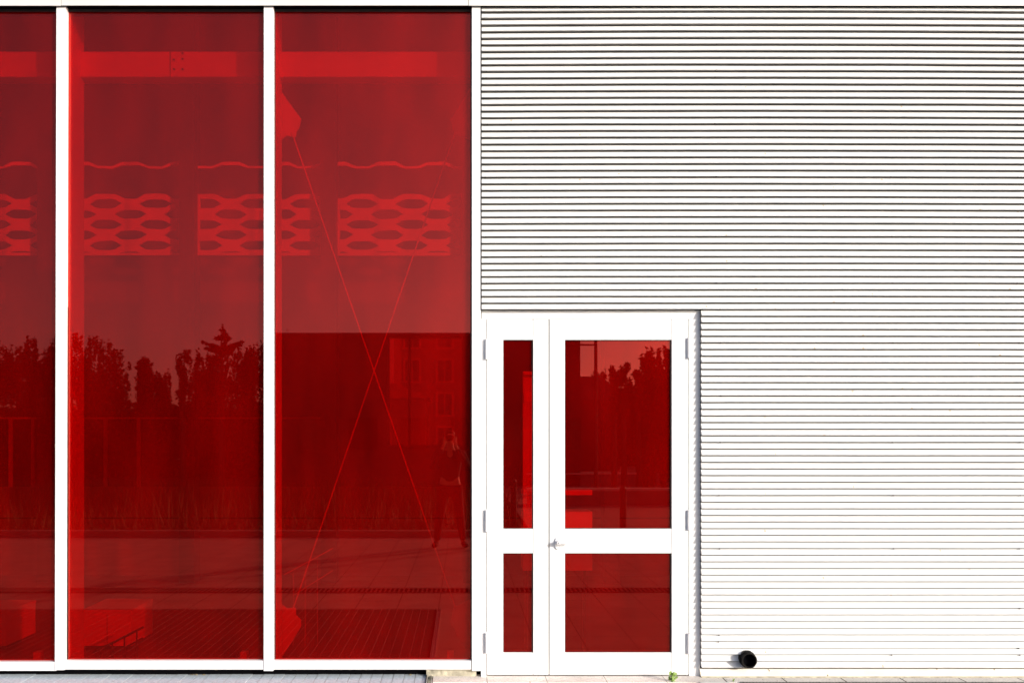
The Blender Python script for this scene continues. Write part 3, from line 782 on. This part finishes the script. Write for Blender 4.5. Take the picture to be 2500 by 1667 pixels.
# low walls and bollard to the right
def lowwall(x0, x1, y, h_, label):
    t = thing('low_wall', label, 'low wall')
    MB().box(x0, x1, y - .35, y, -.03, h_ - .06).build('wall', M['concrete'], t)
    MB().box(x0 - .03, x1 + .03, y - .4, y + .04, h_ - .058, h_).build('coping', M['whitetrim'], t)
lowwall(2.2, 9, -24, .45, 'long low stone wall furthest across the plaza')
lowwall(1.6, 6.0, -15.5, .4, 'nearer low stone wall beyond the drain channel')
def bollard(x, y, label):
    t = tag(empty('bollard', (x, y, 0)), label, 'bollard', 'bollards on the plaza')
    MB().tube((0, 0, -.01), (0, 0, .82), .055, n=14).build('post', M['darksteel'], t)
    MB().tube((0, 0, .82), (0, 0, .86), .055, .03, n=14).build('cap', M['darksteel'], t)
    MB().tube((0, 0, .0), (0, 0, .02), .1, n=14).build('base', M['darksteel'], t)
p = mir(1255, 0, 10.5); bollard(p.x, -10.5, 'dark bollard mirrored in the narrow door pane')
p = mir(1522, 0, 8.2); bollard(p.x, -8.2, 'dark bollard mirrored in the wide door pane')
# lamp posts
def lamp(x, y, h_, label, arm):
    t = tag(empty('lamp_post', (x, y, 0)), label, 'lamp post', 'lamp posts on the plaza')
    MB().tube((0, 0, 0), (0, 0, h_), .06, .045, n=12).build('pole', M['darksteel'], t)
    MB().tube((0, 0, 0), (0, 0, .06), .14, n=14).build('base', M['darksteel'], t)
    MB().tube((0, 0, arm), (-1.15, 0, arm + .02), .025, n=8).build('arm', M['darksteel'], t)
    MB().box(-.5, .05, -.1, .1, h_, h_ + .07).build('lamp_head', M['darksteel'], t)
p = mir(1455, 842, 20); lamp(p.x, -20, 7.5, 'slim lamp post with a side arm beside the dark block', p.z)
lamp(5.2, -11.4, 6.5, 'slim lamp post standing alone right of the door', 6.1)

# ================================================================== PLANTS AND LITTER AT THE DOOR
def weed(px, py, d, h_, n, label):
    p = at(px, py, d); t = tag(empty('weed', (p.x, d, 0)), label, 'weed', None)
    st = MB()
    lv, lf = [], []
    for k in range(n):
        a = random.uniform(0, 6.28); q = random.uniform(.1, 1); z = h_ * random.uniform(.15, 1)
        e = Vector((math.cos(a) * h_ * .45 * q, math.sin(a) * h_ * .4 * q, z))
        if k < 7: st.tube((0, 0, 0), e, .0012, .0008, n=5)
        s_ = h_ * random.uniform(.10, .2); u = Vector((random.gauss(0, 1), random.gauss(0, .6), random.gauss(.2, .8))).normalized(); w_ = u.cross(Vector((.2, -1, .3))).normalized()
        b = len(lv)
        lv += [tuple(e - u * s_), tuple(e - u * s_ * .2 + w_ * s_ * .6 + Vector((0, -.002, 0))), tuple(e + u * s_), tuple(e - u * s_ * .2 - w_ * s_ * .6)]
        lf.append((b, b + 1, b + 2, b + 3))
    st.build('stem', M['weedleaf'], t)
    me = bpy.data.meshes.new('leaves'); me.from_pydata(lv, [], lf); me.materials.append(M['weedleaf'])
    o = bpy.data.objects.new('leaves', me); col.objects.link(o); o.parent = t
weed(1643, 1668, -.14, .066, 80, 'small green weed in the joint below the right door jamb')
weed(1791, 1667, -.13, .022, 26, 'tiny green tuft at the end of the drain grate')
for i, (px, py, lb) in enumerate(((470, 1642.5, 'dry leaf under the middle pane, left of its neighbour'), (481, 1643.5, 'curled dry leaf in the middle of three under the middle pane'),
                     (500, 1643, 'dry leaf under the middle pane, right of its neighbours'), (1003, 1645, 'dry leaf on the deck boards near the pale stone'))):
    p = at(px, 1640, .05); m = MB(); r_ = .010
    pts = [(math.cos(a) * r_ * (1.6 if k % 2 else .8), math.sin(a) * r_ * .8, .004 + .004 * math.sin(3 * a + i)) for k, a in enumerate([j * math.pi / 4 for j in range(8)])]
    b = [(p.x + q[0], -.0 + .03 + q[1], q[2]) for q in pts]
    m.v = [(p.x, .03, .006)] + b; m.f = [(0, 1 + k, 1 + (k + 1) % 8) for k in range(8)]
    tag(m.build('dry_leaf', M['deadleaf']), lb, 'leaf', 'dry leaves by the wall')

# ================================================================== PHOTOGRAPHER (a faint mirror image right of the panes)
def skin(name, verts, edges, radii, m, parent=None, sub=2, root=0):
    me = bpy.data.meshes.new(name); me.from_pydata(verts, edges, [])
    o = bpy.data.objects.new(name, me); col.objects.link(o)
    if parent: o.parent = parent
    sk = o.modifiers.new('skin', 'SKIN'); sk.use_smooth_shade = True
    for i, r in enumerate(radii):
        d = me.skin_vertices[0].data[i]; d.radius = r if isinstance(r, tuple) else (r, r); d.use_root = (i == root)
    ss = o.modifiers.new('sub', 'SUBSURF'); ss.levels = sub; ss.render_levels = sub
    me.materials.append(m); return o
pe = tag(empty('person', (-.2, -7.15, 0)), 'person in dark clothes standing with feet apart holding a camera to the face', 'person')
V, E_, RA = [], [], []
def jn(p, r, par=None):
    V.append(p); RA.append(r)
    if par is not None: E_.append((par, len(V) - 1))
    return len(V) - 1
pel = jn((0, 0, .95), (.15, .11)); wst = jn((0, 0, 1.12), (.13, .095), pel); ch = jn((0, 0, 1.33), (.165, .11), wst)
nk = jn((0, .01, 1.48), .058, ch); hb = jn((0, .02, 1.56), .06, nk); hm = jn((0, .035, 1.64), (.078, .095), hb); ht = jn((0, .02, 1.71), (.07, .08), hm)
for s_ in (-1, 1):
    hip = jn((s_ * .10, 0, .88), .088, pel); kn = jn((s_ * .15, .015, .48), .058, hip); an = jn((s_ * .2, -.01, .10), .038, kn)
    hl = jn((s_ * .205, -.03, .045), .036, an); toe = jn((s_ * .235, .15, .03), (.045, .025), hl)
    sh = jn((s_ * .19, 0, 1.40), .056, ch); el = jn((s_ * .27, .16, 1.20), .04, sh); wr = jn((s_ * .09, .25, 1.52), .026, el); pa = jn((s_ * .075, .255, 1.585), (.03, .02), wr)
    for k in range(4):
        b0 = jn((s_ * (.092 - .0 * k), .27 + .0 * k, 1.60 + .017 * k - .025), .0085, pa)
        b1 = jn((s_ * .075, .295 - .003 * k, 1.602 + .017 * k - .025), .008, b0); jn((s_ * .045, .300, 1.602 + .016 * k - .025), .0068, b1)
    t0 = jn((s_ * .06, .235, 1.575), .0095, pa); jn((s_ * .04, .225, 1.60), .008, t0)
skin('body', V, E_, RA, M['skin'], pe, 2, 0)
V, E_, RA = [], [], []
pel = jn((0, 0, .93), (.165, .125)); wst = jn((0, 0, 1.12), (.145, .11), pel); ch = jn((0, 0, 1.33), (.182, .128), wst); jn((0, .005, 1.45), (.085, .075), ch)
for s_ in (-1, 1):
    sh = jn((s_ * .195, 0, 1.40), .07, ch); el = jn((s_ * .27, .16, 1.20), .053, sh); jn((s_ * .105, .245, 1.49), .036, el)
skin('jacket', V, E_, RA, M['cloth'], pe, 2, 0)
V, E_, RA = [], [], []
pel = jn((0, 0, .93), (.16, .12))
for s_ in (-1, 1):
    hip = jn((s_ * .10, 0, .86), .102, pel); kn = jn((s_ * .15, .015, .48), .072, hip); jn((s_ * .2, -.01, .09), .055, kn)
skin('trousers', V, E_, RA, M['trouser'], pe, 2, 0)
for s_ in (-1, 1):
    V, E_, RA = [], [], []
    a = jn((s_ * .205, -.035, .06), .05); b = jn((s_ * .215, .04, .045), (.048, .04), a); jn((s_ * .24, .165, .035), (.05, .03), b)
    skin('shoe', V, E_, RA, M['trouser'], pe, 2, 0)
V, E_, RA = [], [], []
a = jn((0, -.045, 1.62), (.075, .06)); b = jn((0, -.01, 1.70), (.085, .08), a); jn((0, .04, 1.735), (.072, .06), b)
skin('hair', V, E_, RA, M['hair'], pe, 2, 0)
f = MB(); f.prism([(-.012, 1.615), (.012, 1.615), (.005, 1.665), (-.005, 1.665)], .11, .15); f.build('nose', M['skin'], pe)
for s_ in (-1, 1):
    MB().tube((s_ * .032, .118, 1.665), (s_ * .032, .128, 1.665), .010, n=8).build('eye', M['whitetrim'], pe)
    MB().tube((s_ * .080, .01, 1.64), (s_ * .094, .0, 1.645), .028, .02, n=8).build('ear', M['skin'], pe)
MB().box(-.022, .022, .110, .122, 1.588, 1.596).build('mouth', M['skin'], pe)
ca = tag(empty('photo_camera', (-.2, -7.15, 0)), 'black photo camera held up by the person on the plaza', 'camera')
MB().box(-.065, .065, .20, .255, 1.60, 1.685).build('camera_body', M['pipe'], ca, bevel=.006)
MB().tube((0, .255, 1.64), (0, .34, 1.64), .036, n=20).build('lens', M['pipe'], ca)
